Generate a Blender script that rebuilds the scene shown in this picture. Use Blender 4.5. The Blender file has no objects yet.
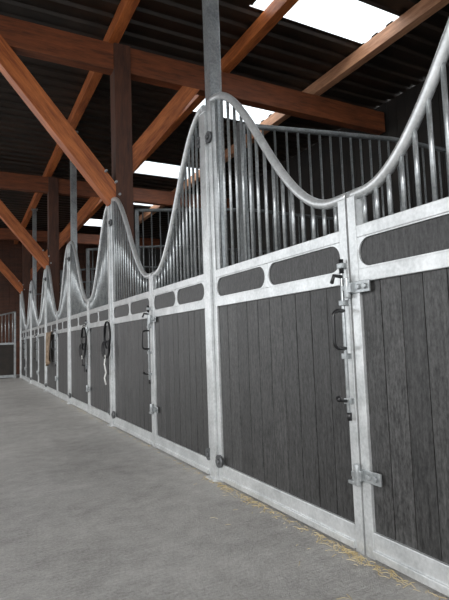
import bpy, bmesh, math, random
from mathutils import Vector, Matrix
random.seed(4)
sc = bpy.context.scene
sc.view_settings.view_transform = 'Standard'

D = 1.54            # stall front plane (x)
HA, HB = 1.25, 1.43 # post -> mullion, mullion -> next post
PER = HA+HB
Y0 = 3.11           # reference post

# ---------------------------------------------------------------- materials
def new_mat(name):
    m = bpy.data.materials.new(name); m.use_nodes = True
    nt = m.node_tree
    return m, nt, nt.nodes['Principled BSDF']

def noise_mat(name, c1, c2, scale=(1,1,1), nscale=8.0, rough=0.6, metal=0.0, bump=0.0, detail=6, r1=0.35, r2=0.65, spec=0.5, bdist=0.01):
    m, nt, b = new_mat(name)
    tc = nt.nodes.new('ShaderNodeTexCoord'); mp = nt.nodes.new('ShaderNodeMapping')
    mp.inputs['Scale'].default_value = scale
    n = nt.nodes.new('ShaderNodeTexNoise'); n.inputs['Scale'].default_value = nscale; n.inputs['Detail'].default_value = detail
    r = nt.nodes.new('ShaderNodeValToRGB')
    r.color_ramp.elements[0].position = r1; r.color_ramp.elements[1].position = r2
    r.color_ramp.elements[0].color = (*c1, 1); r.color_ramp.elements[1].color = (*c2, 1)
    nt.links.new(tc.outputs['Object'], mp.inputs['Vector']); nt.links.new(mp.outputs['Vector'], n.inputs['Vector'])
    nt.links.new(n.outputs['Fac'], r.inputs['Fac']); nt.links.new(r.outputs['Color'], b.inputs['Base Color'])
    b.inputs['Roughness'].default_value = rough; b.inputs['Metallic'].default_value = metal
    b.inputs['Specular IOR Level'].default_value = spec
    if bump:
        bp = nt.nodes.new('ShaderNodeBump'); bp.inputs['Strength'].default_value = bump; bp.inputs['Distance'].default_value = bdist
        nt.links.new(n.outputs['Fac'], bp.inputs['Height']); nt.links.new(bp.outputs['Normal'], b.inputs['Normal'])
    return m

def two_scale(name, dark, lite, sA, nA, sB, nB, wA=.5, rough=.6, metal=0, bump=.2, bdist=.004, r1=.38, r2=.62, spec=.5, plankvar=0):
    m, nt, b = new_mat(name)
    tc = nt.nodes.new('ShaderNodeTexCoord'); outs = []
    for s, n_ in ((sA, nA), (sB, nB)):
        mp = nt.nodes.new('ShaderNodeMapping'); mp.inputs['Scale'].default_value = s
        n = nt.nodes.new('ShaderNodeTexNoise'); n.inputs['Scale'].default_value = n_; n.inputs['Detail'].default_value = 8; n.inputs['Roughness'].default_value = .6
        nt.links.new(tc.outputs['Object'], mp.inputs['Vector']); nt.links.new(mp.outputs['Vector'], n.inputs['Vector']); outs.append(n.outputs['Fac'])
    mx = nt.nodes.new('ShaderNodeMix'); mx.data_type = 'FLOAT'; mx.inputs[0].default_value = 1-wA
    nt.links.new(outs[0], mx.inputs[2]); nt.links.new(outs[1], mx.inputs[3])
    r = nt.nodes.new('ShaderNodeValToRGB')
    r.color_ramp.elements[0].position = r1; r.color_ramp.elements[1].position = r2
    r.color_ramp.elements[0].color = (*dark, 1); r.color_ramp.elements[1].color = (*lite, 1)
    nt.links.new(mx.outputs[0], r.inputs['Fac'])
    col = r.outputs['Color']
    if plankvar:
        # every plank carries its own 'tone' attribute value
        at = nt.nodes.new('ShaderNodeAttribute'); at.attribute_name = 'tone'
        mul = nt.nodes.new('ShaderNodeMix'); mul.data_type = 'RGBA'; mul.blend_type = 'MULTIPLY'; mul.inputs[0].default_value = 1
        nt.links.new(col, mul.inputs[6]); nt.links.new(at.outputs['Color'], mul.inputs[7]); col = mul.outputs[2]
    nt.links.new(col, b.inputs['Base Color'])
    b.inputs['Roughness'].default_value = rough; b.inputs['Metallic'].default_value = metal
    b.inputs['Specular IOR Level'].default_value = spec
    bp = nt.nodes.new('ShaderNodeBump'); bp.inputs['Strength'].default_value = bump; bp.inputs['Distance'].default_value = bdist
    nt.links.new(mx.outputs[0], bp.inputs['Height']); nt.links.new(bp.outputs['Normal'], b.inputs['Normal'])
    return m

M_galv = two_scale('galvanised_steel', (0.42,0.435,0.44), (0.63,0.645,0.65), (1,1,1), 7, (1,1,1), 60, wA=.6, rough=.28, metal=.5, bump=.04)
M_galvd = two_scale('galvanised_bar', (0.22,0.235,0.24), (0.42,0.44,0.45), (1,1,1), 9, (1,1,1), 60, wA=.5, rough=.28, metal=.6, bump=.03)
M_galvp = two_scale('dimmed_partition_steel', (0.12,0.128,0.13), (0.25,0.262,0.265), (1,1,1), 9, (1,1,1), 60, wA=.5, rough=.4, metal=.5, bump=.03)  # steel colour darkened so the partitions look dim inside the stalls
M_zinc = two_scale('dull_zinc_fixing', (0.06,0.062,0.065), (0.14,0.145,0.15), (1,1,1), 30, (1,1,1), 90, rough=.45, metal=.5, bump=.05)
M_plank = two_scale('charcoal_plank', (0.004,0.004,0.004), (0.064,0.063,0.063), (1,14,1.2), 5, (1,2.2,1), 45, wA=.45, rough=.42, bump=.6, bdist=.004, r1=.37, r2=.68, plankvar=1)
M_panel = two_scale('charcoal_panel', (0.004,0.004,0.004), (0.052,0.051,0.051), (1,14,1.2), 5, (1,2.2,1), 45, wA=.45, rough=.42, bump=.6, bdist=.004, r1=.37, r2=.68)
M_black = noise_mat('black_coated_metal', (0.006,0.006,0.007), (0.012,0.012,0.013), rough=0.35)
GR = (.12,1,1)
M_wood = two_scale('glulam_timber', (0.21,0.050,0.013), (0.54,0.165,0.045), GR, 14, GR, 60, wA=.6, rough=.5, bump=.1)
M_woodd = two_scale('dark_timber', (0.035,0.013,0.007), (0.10,0.034,0.016), GR, 14, GR, 60, wA=.6, rough=.6, bump=.1)  # darker brown timber for the stall-side columns and end wall
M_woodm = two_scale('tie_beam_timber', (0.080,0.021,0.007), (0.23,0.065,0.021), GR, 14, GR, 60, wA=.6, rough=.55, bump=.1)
M_woodl = two_scale('lit_purlin_timber', (0.30,0.135,0.07), (0.56,0.29,0.165), GR, 14, GR, 60, wA=.6, rough=.6, bump=.1)  # paler timber colour carries the light falling on the right-hand purlin
M_roof = noise_mat('corrugated_sheet', (0.012,0.008,0.005), (0.032,0.019,0.012), nscale=2, rough=0.5, metal=0.1)
M_wall = noise_mat('dark_wall_boards', (0.006,0.005,0.004), (0.016,0.011,0.008), nscale=3, rough=0.8)
M_straw = noise_mat('straw', (0.36,0.28,0.14), (0.60,0.50,0.31), nscale=20, rough=0.8)
M_cloth = noise_mat('brown_cloth', (0.10,0.07,0.045), (0.21,0.15,0.10), nscale=14, rough=0.9)
M_strap = noise_mat('nylon_strap', (0.004,0.004,0.005), (0.010,0.010,0.012), nscale=40, rough=0.7)
M_light = noise_mat('pale_rope', (0.5,0.5,0.48), (0.7,0.7,0.68), nscale=60, rough=0.8)

# concrete
def concrete():
    m, nt, b = new_mat('brushed_concrete')
    tc = nt.nodes.new('ShaderNodeTexCoord')
    def noise(scale, sc_=(1,1,1), det=8, rough=.6, rot=0):
        mp = nt.nodes.new('ShaderNodeMapping'); mp.inputs['Scale'].default_value = sc_; mp.inputs['Rotation'].default_value = (0,0,rot)
        n = nt.nodes.new('ShaderNodeTexNoise'); n.inputs['Scale'].default_value = scale; n.inputs['Detail'].default_value = det; n.inputs['Roughness'].default_value = rough
        nt.links.new(tc.outputs['Object'], mp.inputs['Vector']); nt.links.new(mp.outputs['Vector'], n.inputs['Vector']); return n.outputs['Fac']
    def math_(op, a, bb):
        q = nt.nodes.new('ShaderNodeMath'); q.operation = op
        for i, v in enumerate((a, bb)):
            if isinstance(v, (int, float)): q.inputs[i].default_value = v
            else: nt.links.new(v, q.inputs[i])
        return q.outputs[0]
    big, mid, fine, streak = noise(1.6), noise(9, rough=.7), noise(70, rough=.85), noise(8, (1,12,1), rot=.15)
    s = math_('ADD', math_('MULTIPLY', big, .20), math_('MULTIPLY', fine, .46))
    s = math_('ADD', s, math_('MULTIPLY', streak, .14)); s = math_('ADD', s, math_('MULTIPLY', mid, .20))
    r = nt.nodes.new('ShaderNodeValToRGB')
    r.color_ramp.elements[0].position = 0.42; r.color_ramp.elements[1].position = 0.58
    r.color_ramp.elements[0].color = (0.22,0.214,0.204,1); r.color_ramp.elements[1].color = (0.47,0.46,0.445,1)
    nt.links.new(s, r.inputs['Fac']); nt.links.new(r.outputs['Color'], b.inputs['Base Color'])
    b.inputs['Roughness'].default_value = 0.6
    bp = nt.nodes.new('ShaderNodeBump'); bp.inputs['Strength'].default_value = 0.8; bp.inputs['Distance'].default_value = 0.014
    nt.links.new(s, bp.inputs['Height']); nt.links.new(bp.outputs['Normal'], b.inputs['Normal'])
    return m
M_conc = concrete()

def skylight_mat():
    m = bpy.data.materials.new('translucent_polycarbonate'); m.use_nodes = True
    nt = m.node_tree; nt.nodes.clear()
    o = nt.nodes.new('ShaderNodeOutputMaterial'); mx = nt.nodes.new('ShaderNodeMixShader')
    t = nt.nodes.new('ShaderNodeBsdfTranslucent'); t.inputs['Color'].default_value = (0.9,0.95,0.97,1)
    tr = nt.nodes.new('ShaderNodeBsdfTransparent'); tr.inputs['Color'].default_value = (0.9,0.95,0.97,1)
    mx.inputs[0].default_value = 0.5
    nt.links.new(t.outputs[0], mx.inputs[1]); nt.links.new(tr.outputs[0], mx.inputs[2]); nt.links.new(mx.outputs[0], o.inputs['Surface'])
    return m
M_sky = skylight_mat()

# ---------------------------------------------------------------- mesh helpers
def box(bm, x0, x1, y0, y1, z0, z1):
    vs = [bm.verts.new((x, y, z)) for x in (x0, x1) for y in (y0, y1) for z in (z0, z1)]
    for f in ((0,1,3,2),(4,6,7,5),(0,4,5,1),(2,3,7,6),(0,2,6,4),(1,5,7,3)):
        bm.faces.new([vs[i] for i in f])

def tube(bm, pts, r, seg=10, closed=False, caps=True, rfun=None):
    pts = [Vector(p) for p in pts]; n = len(pts); rings = []
    ref = None
    for i, p in enumerate(pts):
        if closed: t = pts[(i+1) % n] - pts[i-1]
        else: t = pts[min(i+1, n-1)] - pts[max(i-1, 0)]
        t.normalize()
        if ref is None:
            ref = Vector((1,0,0)) if abs(t.x) < 0.9 else Vector((0,0,1))
        a = ref - t*ref.dot(t)
        if a.length < 1e-5: a = t.orthogonal()
        a.normalize(); ref = a; b = t.cross(a)
        rr = rfun(i) if rfun else r
        rings.append([bm.verts.new(p + (a*math.cos(k*2*math.pi/seg) + b*math.sin(k*2*math.pi/seg))*rr) for k in range(seg)])
    m = n if closed else n-1
    for i in range(m):
        A, B = rings[i], rings[(i+1) % n]
        for k in range(seg):
            f = bm.faces.new((A[k], A[(k+1) % seg], B[(k+1) % seg], B[k])); f.smooth = True
    if caps and not closed:
        bm.faces.new(list(reversed(rings[0]))); bm.faces.new(rings[-1])

def strap(bm, pts, w, t, side):
    """flat ribbon along pts, width along side vector"""
    pts = [Vector(p) for p in pts]; rings = []
    s0 = Vector(side).normalized()
    for i, p in enumerate(pts):
        tg = (pts[min(i+1, len(pts)-1)] - pts[max(i-1, 0)]).normalized()
        s = (s0 - tg*s0.dot(tg)); s.normalize(); nn = tg.cross(s)
        rings.append([bm.verts.new(p + s*w/2*a + nn*t/2*b) for a, b in ((1,1),(-1,1),(-1,-1),(1,-1))])
    for A, B in zip(rings, rings[1:]):
        for k in range(4): bm.faces.new((A[k], A[(k+1)%4], B[(k+1)%4], B[k]))
    bm.faces.new(rings[0]); bm.faces.new(list(reversed(rings[-1])))

def to_mesh(bm, name, mat, bevel=0):
    bmesh.ops.recalc_face_normals(bm, faces=bm.faces)
    if bevel:
        es = [e for e in bm.edges if len(e.link_faces) == 2 and e.calc_face_angle(0) > 1.0]
        bmesh.ops.bevel(bm, geom=es, offset=bevel, segments=2, affect='EDGES', profile=0.6)
    me = bpy.data.meshes.new(name); bm.to_mesh(me); bm.free()
    me.materials.append(mat); return me

def obj(name, me, loc=(0,0,0), parent=None):
    o = bpy.data.objects.new(name, me); sc.collection.objects.link(o); o.location = loc
    if parent: o.parent = parent
    return o
def empty(name, loc):
    o = bpy.data.objects.new(name, None); sc.collection.objects.link(o); o.location = loc; o.empty_display_size = 0.2
    return o

# ---------------------------------------------------------------- stall front
PK, TR = 2.68, 1.59
def top(y):                       # height of arched rail at local y (0=post, HA=mullion)
    y = y % PER
    t = y/HA if y < HA else (PER-y)/HB
    s = min(max((t-0.06)*1.15, 0), 1)
    return TR + (PK-TR)*0.5*(1+math.cos(math.pi*s))
T = 0.05
U0, U1 = 1.385, 1.44              # upper rail
L0, L1 = 1.185, 1.245             # lower rail
B0, B1 = 0.012, 0.115             # bottom rail
halves = [(0.047, HA-.006), (HA+.006, PER-.047)]

def build_front():
    parts = []
    fr = bmesh.new()
    for a, b in halves:
        box(fr, 0, T, a+.05, b-.05, U0, U1)
        box(fr, 0, T, a+.05, b-.05, L0, L1)
        box(fr, 0, T, a+.05, b-.05, B0, B1)
        box(fr, -0.012, 0.004, a+.05, b-.05, B0, B0+.032)
        box(fr, -0.001, T+.001, a, a+.05, 0.0, top(a+.025)-.01)
        box(fr, -0.001, T+.001, b-.05, b, 0.0, top(b-.025)-.01)
        mid = (a+b)/2
        box(fr, 0.002, T-.002, mid-.014, mid+.014, L1, U0)
    parts.append(('frame', to_mesh(fr, 'frame', M_galv, 0.003)))
    # frieze surrounds with rounded openings
    fz = bmesh.new()
    for a, b in halves:
        mid = (a+b)/2
        for y0, y1 in ((a+.05, mid-.014), (mid+.014, b-.05)):
            z0, z1 = L1, U0; e_ = .006; R = (z1-z0)/2-e_-.001; i0, i1, j0, j1 = y0+.006, y1-.006, z0+e_, z1-e_
            K = 7; outer = []; inner = []
            for (cy, cz, a0, oc) in ((i0+R, j0+R, math.pi, (y0,z0)), (i1-R, j0+R, 1.5*math.pi, (y1,z0)), (i1-R, j1-R, 0, (y1,z1)), (i0+R, j1-R, .5*math.pi, (y0,z1))):
                for k in range(K):
                    an = a0 + k/(K-1)*math.pi/2
                    inner.append((cy+R*math.cos(an), cz+R*math.sin(an))); outer.append(oc)
            for xf in (0.004, T-.004):
                iv = [fz.verts.new((xf, p[0], p[1])) for p in inner]
                ov = {}
                for p in outer:
                    if p not in ov: ov[p] = fz.verts.new((xf, p[0], p[1]))
                bv = [fz.verts.new((T/2, p[0], p[1])) for p in inner]
                n = len(inner)
                for k in range(n):
                    k2 = (k+1) % n
                    o1, o2 = ov[outer[k]], ov[outer[k2]]
                    if o1 is o2: fz.faces.new((o1, iv[k2], iv[k]))
                    else: fz.faces.new((o1, o2, iv[k2], iv[k]))
                    fz.faces.new((iv[k], iv[k2], bv[k2], bv[k]))
    parts.append(('frieze_surround', to_mesh(fz, 'frieze_surround', M_galv)))
    # planks
    pl = bmesh.new(); cuts = []; rnd = random.Random(11)
    for a, b in halves:
        n = 10; w = (b-a-.10)/n
        for i in range(n):
            box(pl, .012+rnd.uniform(0,.002), .040, a+.05+i*w+.0018, a+.05+(i+1)*w-.0018, B1-.01, L0+.01)
            cuts.append((a+.05+i*w, a+.05+(i+1)*w, rnd.uniform(.75, 1.2)))
    me = to_mesh(pl, 'planks', M_plank, 0.003)
    ca = me.color_attributes.new('tone', 'FLOAT_COLOR', 'POINT')
    for i, v in enumerate(me.vertices):
        for c0, c1, tv in cuts:
            if c0 <= v.co.y <= c1: ca.data[i].color = (tv, tv, tv*.99, 1); break
    parts.append(('planks', me))
    bk = bmesh.new()
    for a, b in halves:
        box(bk, .024, .034, a+.04, b-.04, B1-.005, L0+.005)
        box(bk, .012, .038, a+.04, b-.04, L1-.005, U0+.005)
    parts.append(('infill_board', to_mesh(bk, 'infill_board', M_panel)))
    # bars
    br = bmesh.new()
    for a, b in halves:
        n = 15; L = b-a-.10
        for i in range(n):
            y = a+.05+(i+.5)*L/n
            tube(br, [(T/2, y, U1-.01), (T/2, y, top(y)-.005)], .0105, 8)
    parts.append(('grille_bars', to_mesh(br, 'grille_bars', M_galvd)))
    # arched tube
    ar = bmesh.new()
    for a, b in halves:
        N = 36
        pts = [(T/2, a+(b-a)*i/N, top(a+(b-a)*i/N)) for i in range(N+1)]
        tube(ar, pts, .025, 14)
    parts.append(('arched_top_rail', to_mesh(ar, 'arched_top_rail', M_galv)))
    # post
    po = bmesh.new()
    box(po, -.022, T, -.042, .042, 0, 2.60)
    box(po, -.028, T+.003, -.046, .046, 2.60, 2.612)
    box(po, -.05, T, -.075, .075, 0.0, .010)
    me = to_mesh(po, 'post', M_galv, 0.004)
    parts.append(('post', me))
    # bolts: big round washers + heads
    bo = bmesh.new()
    for y, z in ((-.078,.135),(.078,.155),(-.078,2.40),(.078,2.42)):
        tube(bo, [(-.001,y,z),(-.020,y,z)], .042, 20)
        tube(bo, [(-.018,y,z),(-.032,y,z)], .020, 6)
    parts.append(('anchor_bolts', to_mesh(bo, 'anchor_bolts', M_zinc)))
    # latch rod, hinge hardware on the mullion
    hw = bmesh.new(); yb = HA
    tube(hw, [(-.022, yb+.030, .58), (-.022, yb+.030, 1.30)], .008, 10)
    for z in (.66, .86, 1.10, 1.27):
        box(hw, -.034, 0.0, yb+.014, yb+.046, z-.012, z+.012)
    for z in (1.165, .345):
        box(hw, -.009, 0, yb-.125, yb-.008, z-.026, z+.026)
        tube(hw, [(-.020, yb, z-.045), (-.020, yb, z+.045)], .015, 14)
        box(hw, -.028, 0, yb-.03, yb-.008, z-.022, z+.022)
        box(hw, -.028, 0, yb+.008, yb+.030, z-.012, z+.012)
        for yy in (.06, .10):
            tube(hw, [(-.009, yb-yy, z), (-.020, yb-yy, z)], .013, 6)
    box(hw, -.03, 0, yb+.006, yb+.05, .30, .315)
    parts.append(('hinges_and_latch_rod', to_mesh(hw, 'hinges_and_latch_rod', M_galvd, 0.002)))
    hb = bmesh.new()
    # D-handle
    y = yb+.028; x0, x1 = -.02, -.085; za, zb = .895, 1.065; pts = []
    pts.append((x0, y, za))
    for k in range(6):
        an = k/5*math.pi/2; pts.append((x1+.03-.03*math.sin(an), y, za+.03-.03*math.cos(an)))
    for k in range(6):
        an = k/5*math.pi/2; pts.append((x1+.03-.03*math.cos(an), y, zb-.03+.03*math.sin(an)))
    pts.append((x0, y, zb))
    tube(hb, pts, .0085, 10)
    # bolt knobs
    tube(hb, [(-.022,y,1.22),(-.060,y+.01,1.225),(-.075,y+.01,1.19)], .009, 10)
    tube(hb, [(-.022,y,.66),(-.06,y,.665),(-.078,y,.675),(-.085,y,.68)], .009, 10, rfun=lambda i: (.007,.007,.014,.010)[i])
    tube(hb, [(-.022,y,.575),(-.022,y,.61)], .011, 10)
    tube(hb, [(-.022,y,1.235),(-.022,y,1.30)], .011, 10)
    parts.append(('black_handle', to_mesh(hb, 'black_handle', M_black)))
    return parts
PARTS = build_front()
for k in range(-2, 5):
    e = empty('horse_stall_front', (D, Y0+k*PER, 0))
    for n, me in PARTS: obj(n, me, parent=e)
# closing post at the far end belongs to the last stall front
for n, me in PARTS:
    if n == 'post':
        obj('closing_post', me, (0, PER, 0), e)

# ---------------------------------------------------------------- partitions between stalls
def build_partition():
    f = bmesh.new(); x0, x1 = 0.16, 4.50
    def zt(x): return 2.60 + .17*min(1, max(0, (x-x0)/1.7))
    tube(f, [(x0+(x1-x0)*i/24, 0, zt(x0+(x1-x0)*i/24)) for i in range(25)], .022, 12)
    box(f, x0, x1, -.025, .025, 1.36, 1.41)
    box(f, x0, x1, -.025, .025, 0.0, .08)
    box(f, x0, x0+.05, -.026, .026, 0, zt(x0)); box(f, x1-.05, x1, -.026, .026, 0, zt(x1))
    b = bmesh.new(); x = x0+.11
    while x < x1-.06:
        tube(b, [(x,0,1.40),(x,0,zt(x)-.01)], .0095, 8); x += .115
    p = bmesh.new(); box(p, x0+.04, x1-.04, -.016, .016, .07, 1.37)
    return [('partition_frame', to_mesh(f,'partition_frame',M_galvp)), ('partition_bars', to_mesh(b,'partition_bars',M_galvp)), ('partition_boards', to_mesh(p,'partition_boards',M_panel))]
PP = build_partition()
for k in range(-1, 6):
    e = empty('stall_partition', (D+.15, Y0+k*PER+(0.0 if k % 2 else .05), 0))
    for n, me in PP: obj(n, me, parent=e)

# ---------------------------------------------------------------- steel and timber columns
bm = bmesh.new(); w=.048
box(bm, -w, w, -w, w, 0, 4.66); box(bm, -.04, .08, -.09, .09, 0, .012); box(bm, -.08, .08, -.08, .08, 4.64, 4.67)
MSC = to_mesh(bm, 'steel_column', M_galvd, .006)
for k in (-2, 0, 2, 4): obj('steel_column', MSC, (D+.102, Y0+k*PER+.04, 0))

TH = 4.50
def rbeam(name, a, b, w, h, mat, parent):
    """beam modelled along its own x axis so the grain follows it"""
    a = Vector(a); b = Vector(b); L = (b-a).length
    bm = bmesh.new(); box(bm, 0, L, -w/2, w/2, -h/2, h/2)
    o = obj(name, to_mesh(bm, name, mat, .006), a, parent); o.rotation_euler = (0, -math.atan2(b.z-a.z, b.x-a.x), 0)
    return o
def build_truss(yy):
    e = empty('timber_truss_frame', (0, yy, 0))
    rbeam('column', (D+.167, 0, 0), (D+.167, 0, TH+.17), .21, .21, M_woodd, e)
    rbeam('outer_column', (-3.5, 0, 0), (-3.5, 0, TH+.17), .22, .22, M_wood, e)
    rbeam('tie_beam', (-4.1, 0, TH), (6.2, 0, TH), .15, .34, M_woodm, e)
    rbeam('brace_aisle', (1.62, 0, 2.70), (.10, 0, 4.54), .16, .22, M_wood, e)
    rbeam('brace_stall', (1.74, 0, 3.12), (2.78, 0, 4.50), .14, .20, M_wood, e)
    c = bmesh.new()
    for x, z in ((1.60,2.9),(1.64,2.75),(1.48,3.02)):
        tube(c, [(x,-.125,z),(x,.125,z)], .015, 10)
    obj('joint_bolts', to_mesh(c,'joint_bolts',M_galvd), parent=e)
for k in (-1, 1, 3, 5): build_truss(Y0+k*PER)
# purlins (modelled along x then turned to run down the barn)
for i, x in enumerate((-3.14, -1.56, .02, 1.60, 3.18, 4.76)):
    bm = bmesh.new(); box(bm, 0, 22.2, -.06, .06, -.09, .09)
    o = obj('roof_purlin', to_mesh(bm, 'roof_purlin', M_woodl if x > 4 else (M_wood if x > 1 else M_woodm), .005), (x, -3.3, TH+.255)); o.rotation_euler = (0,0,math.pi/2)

# ---------------------------------------------------------------- roof
RX0, RX1, RY0, RY1 = -4.3, 6.45, -3.4, 19.1
ZR = TH+.35
def prof(y):
    t = (y/0.25) % 1.0
    if t < .4: return 0
    if t < .5: return (t-.4)/.1*.035
    if t < .9: return .035
    return (1-t)/.1*.035
def sheet(bm, x0, x1, y0, y1):
    ys = {y0, y1}; k = math.floor(y0/.25)
    while k*.25 < y1:
        for q in (0,.4,.5,.9):
            y = (k+q)*.25
            if y0 < y < y1: ys.add(y)
        k += 1
    ys = sorted(ys); prev = None
    for y in ys:
        z = ZR+prof(y+1e-7); a = bm.verts.new((x0,y,z)); b = bm.verts.new((x1,y,z))
        if prev: bm.faces.new((prev[0], prev[1], b, a))
        prev = (a,b)
SX0, SX1 = 2.95, 4.72
SKY = [(-1.3,-.5),(1.25,2.05),(4.0,4.66),(6.5,7.3),(9.8,10.6),(12.4,13.2),(15.2,16.0)]
bm = bmesh.new(); y = RY0
for a, b in SKY:
    sheet(bm, RX0, RX1, y, a); sheet(bm, RX0, SX0, a, b); sheet(bm, SX1, RX1, a, b); y = b
sheet(bm, RX0, RX1, y, RY1)
obj('ceiling', to_mesh(bm, 'ceiling', M_roof))
for a, b in SKY:
    bm = bmesh.new(); sheet(bm, SX0, SX1, a, b); obj('skylight', to_mesh(bm, 'skylight', M_sky))

# ---------------------------------------------------------------- floor & walls
bm = bmesh.new(); box(bm, -14, 7, -8, 24, -.2, 0); obj('floor', to_mesh(bm, 'floor', M_conc))
def boarded(name, axis, pos, a, b, z0, z1, t=.05, mat=M_wall):
    bm = bmesh.new(); w = .2; y = a
    while y < b-1e-4:
        y2 = min(y+w, b)
        if axis == 'x': box(bm, pos, pos+t, y+.004, y2-.004, z0, z1)
        else: box(bm, y+.004, y2-.004, pos, pos+t, z0, z1)
        y = y2
    if axis == 'x': box(bm, pos+.03, pos+.08, a, b, z0, z1)
    else: box(bm, a, b, pos+.03, pos+.08, z0, z1)
    obj(name, to_mesh(bm, name, mat))
boarded('wall_right', 'x', 6.25, -3.3, 19, 0, ZR)
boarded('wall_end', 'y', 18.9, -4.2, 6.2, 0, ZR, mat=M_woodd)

# end gate across the aisle
YG = Y0+5*PER+.2
e = empty('aisle_end_gate', (0, YG, 0))
g = bmesh.new(); gx0, gx1 = -1.3, 1.42
def gt(x): return 2.08-.22*abs(math.sin(math.pi*(x-gx0)/(gx1-gx0)))
for z0, z1 in ((.03,.11),(1.05,1.11)): box(g, gx0, gx1, -.025, .025, z0, z1)
for x in (gx0, gx1-.06): box(g, x, x+.06, -.026, .026, 0, gt(x))
tube(g, [(gx0+(gx1-gx0)*i/24, 0, gt(gx0+(gx1-gx0)*i/24)) for i in range(25)], .024, 10)
x = gx0+.12
while x < gx1-.07:
    tube(g, [(x,0,1.10),(x,0,gt(x))], .011, 8); x += .1
obj('gate_frame', to_mesh(g,'gate_frame',M_galvd), parent=e)
g = bmesh.new(); box(g, gx0+.05, gx1-.05, -.015, .015, .1, 1.06); obj('gate_boards', to_mesh(g,'gate_boards',M_wall), parent=e)

# ---------------------------------------------------------------- tack & litter
def halter(y, ztop, rope=True):
    e = empty('horse_halter', (D-.035, y, ztop))
    h = bmesh.new()
    def loop(cy, cz, ry, rz, x, n=22):
        return [(x-.02*math.sin(2*math.pi*i/n), cy+ry*math.sin(2*math.pi*i/n), cz+rz*math.cos(2*math.pi*i/n)) for i in range(n+1)]
    strap(h, loop(0,-.16,.055,.16,-.02), .030, .008, (1,.8,0))
    strap(h, loop(.02,-.33,.075,.10,-.035), .030, .008, (1,-.8,0))
    strap(h, [(-.02,-.05,-.22),(-.03,-.07,-.35),(-.03,-.05,-.5),(-.02,-.02,-.62)], .028, .006, (0,1,0))
    strap(h, [(-.02,.04,-.05),(-.03,.07,-.2),(-.03,.10,-.4),(-.02,.08,-.52)], .028, .006, (0,1,0))
    obj('straps', to_mesh(h,'straps',M_strap), parent=e)
    r = bmesh.new()
    tube(r, [(-.045, .02+.025*math.cos(a*math.pi/8), -.42+.025*math.sin(a*math.pi/8)) for a in range(16)], .004, 6, closed=True)
    tube(r, [(.012,0,.02),(-.03,0,.0),(-.045,0,.012)], .006, 8)
    if rope:
        tube(r, [(-.045,.02,-.44),(-.05,.03,-.5),(-.04,.0,-.6),(-.05,.035,-.66),(-.04,.01,-.74)], .009, 8)
    obj('rings_and_rope', to_mesh(r,'rings_and_rope',M_light), parent=e)
halter(Y0+PER-.02, 1.22)
halter(Y0+PER+HA+.03, 1.20, rope=False)
# hanging cloth on a far stall front
YC = Y0+PER*2.72
bm = bmesh.new(); N, Mz = 18, 14; grid = []
for j in range(Mz+1):
    row = []
    for i in range(N+1):
        u = i/N; v = j/Mz; wv = .26*(1-.35*v)
        row.append(bm.verts.new((D-.05-.035*math.sin(u*math.pi)-.022*math.sin(u*15+v*2)*(.4+v), YC+(u-.5)*wv*2, 1.23-v*(.55+.12*math.sin(u*3.3)))))
    grid.append(row)
for j in range(Mz):
    for i in range(N):
        f = bm.faces.new((grid[j][i], grid[j][i+1], grid[j+1][i+1], grid[j+1][i])); f.smooth = True
last = grid[0]; nr = [bm.verts.new((D+.004, v.co.y, 1.25)) for v in last]
for i in range(N): bm.faces.new((last[i], nr[i], nr[i+1], last[i+1]))
o = obj('hanging_horse_rug', to_mesh(bm, 'hanging_horse_rug', M_cloth))
md = o.modifiers.new('thick','SOLIDIFY'); md.thickness = .008

# straw
bm = bmesh.new()
for i in range(560):
    y = random.uniform(.3, 9) if random.random() < .35 else random.gauss(random.choice((1.6, 1.75, 2.5, 2.95)), .16)
    off = abs(random.gauss(0, .03)) + .004
    if random.random() < .04: off = random.uniform(0, .35)
    x = D-.018-off; L = random.uniform(.010, .05); a = random.uniform(0, math.pi); w = .0013
    dx, dy = math.cos(a)*L/2, math.sin(a)*L/2
    if x+abs(dx) > D-.014: dx *= .1
    z = random.uniform(.001, .008)
    strap(bm, [(x-dx, y-dy, z), (x+random.uniform(-.004,.004), y, z+.003), (x+dx, y+dy, z)], w*2, w, (-dy, dx, .001))
obj('straw_litter', to_mesh(bm, 'straw_litter', M_straw))

# ---------------------------------------------------------------- world
w = bpy.data.worlds.new('overcast'); sc.world = w; w.use_nodes = True
bg = w.node_tree.nodes['Background']; bg.inputs[0].default_value = (0.94,0.975,1.0,1); bg.inputs[1].default_value = 2.3
sl = bpy.data.lights.new('hazy_sun', 'SUN'); so = bpy.data.objects.new('hazy_sun', sl); sc.collection.objects.link(so)
sl.energy = 2.2; sl.angle = math.radians(16); sl.color = (1.0,.97,.93)
so.rotation_euler = Vector((.75,.62,-.40)).to_track_quat('-Z','Y').to_euler()

# ---------------------------------------------------------------- camera
cam = bpy.data.cameras.new('cam'); co = bpy.data.objects.new('camera', cam); sc.collection.objects.link(co)
cam.sensor_fit = 'VERTICAL'; cam.sensor_height = 36; cam.lens = 490/600*36; cam.clip_start = .02
psi, p, th = math.radians(28), math.radians(4.7), math.radians(2.0)
F = Vector((math.sin(psi)*math.cos(p), math.cos(psi)*math.cos(p), math.sin(p)))
R0 = Vector((math.cos(psi), -math.sin(psi), 0)); U = R0.cross(F)
R = R0*math.cos(th) - U*math.sin(th); UU = U*math.cos(th) + R0*math.sin(th)
m = Matrix((R, UU, -F)).transposed().to_4x4(); m.translation = Vector((0,0,.95))
co.matrix_world = m
sc.camera = co
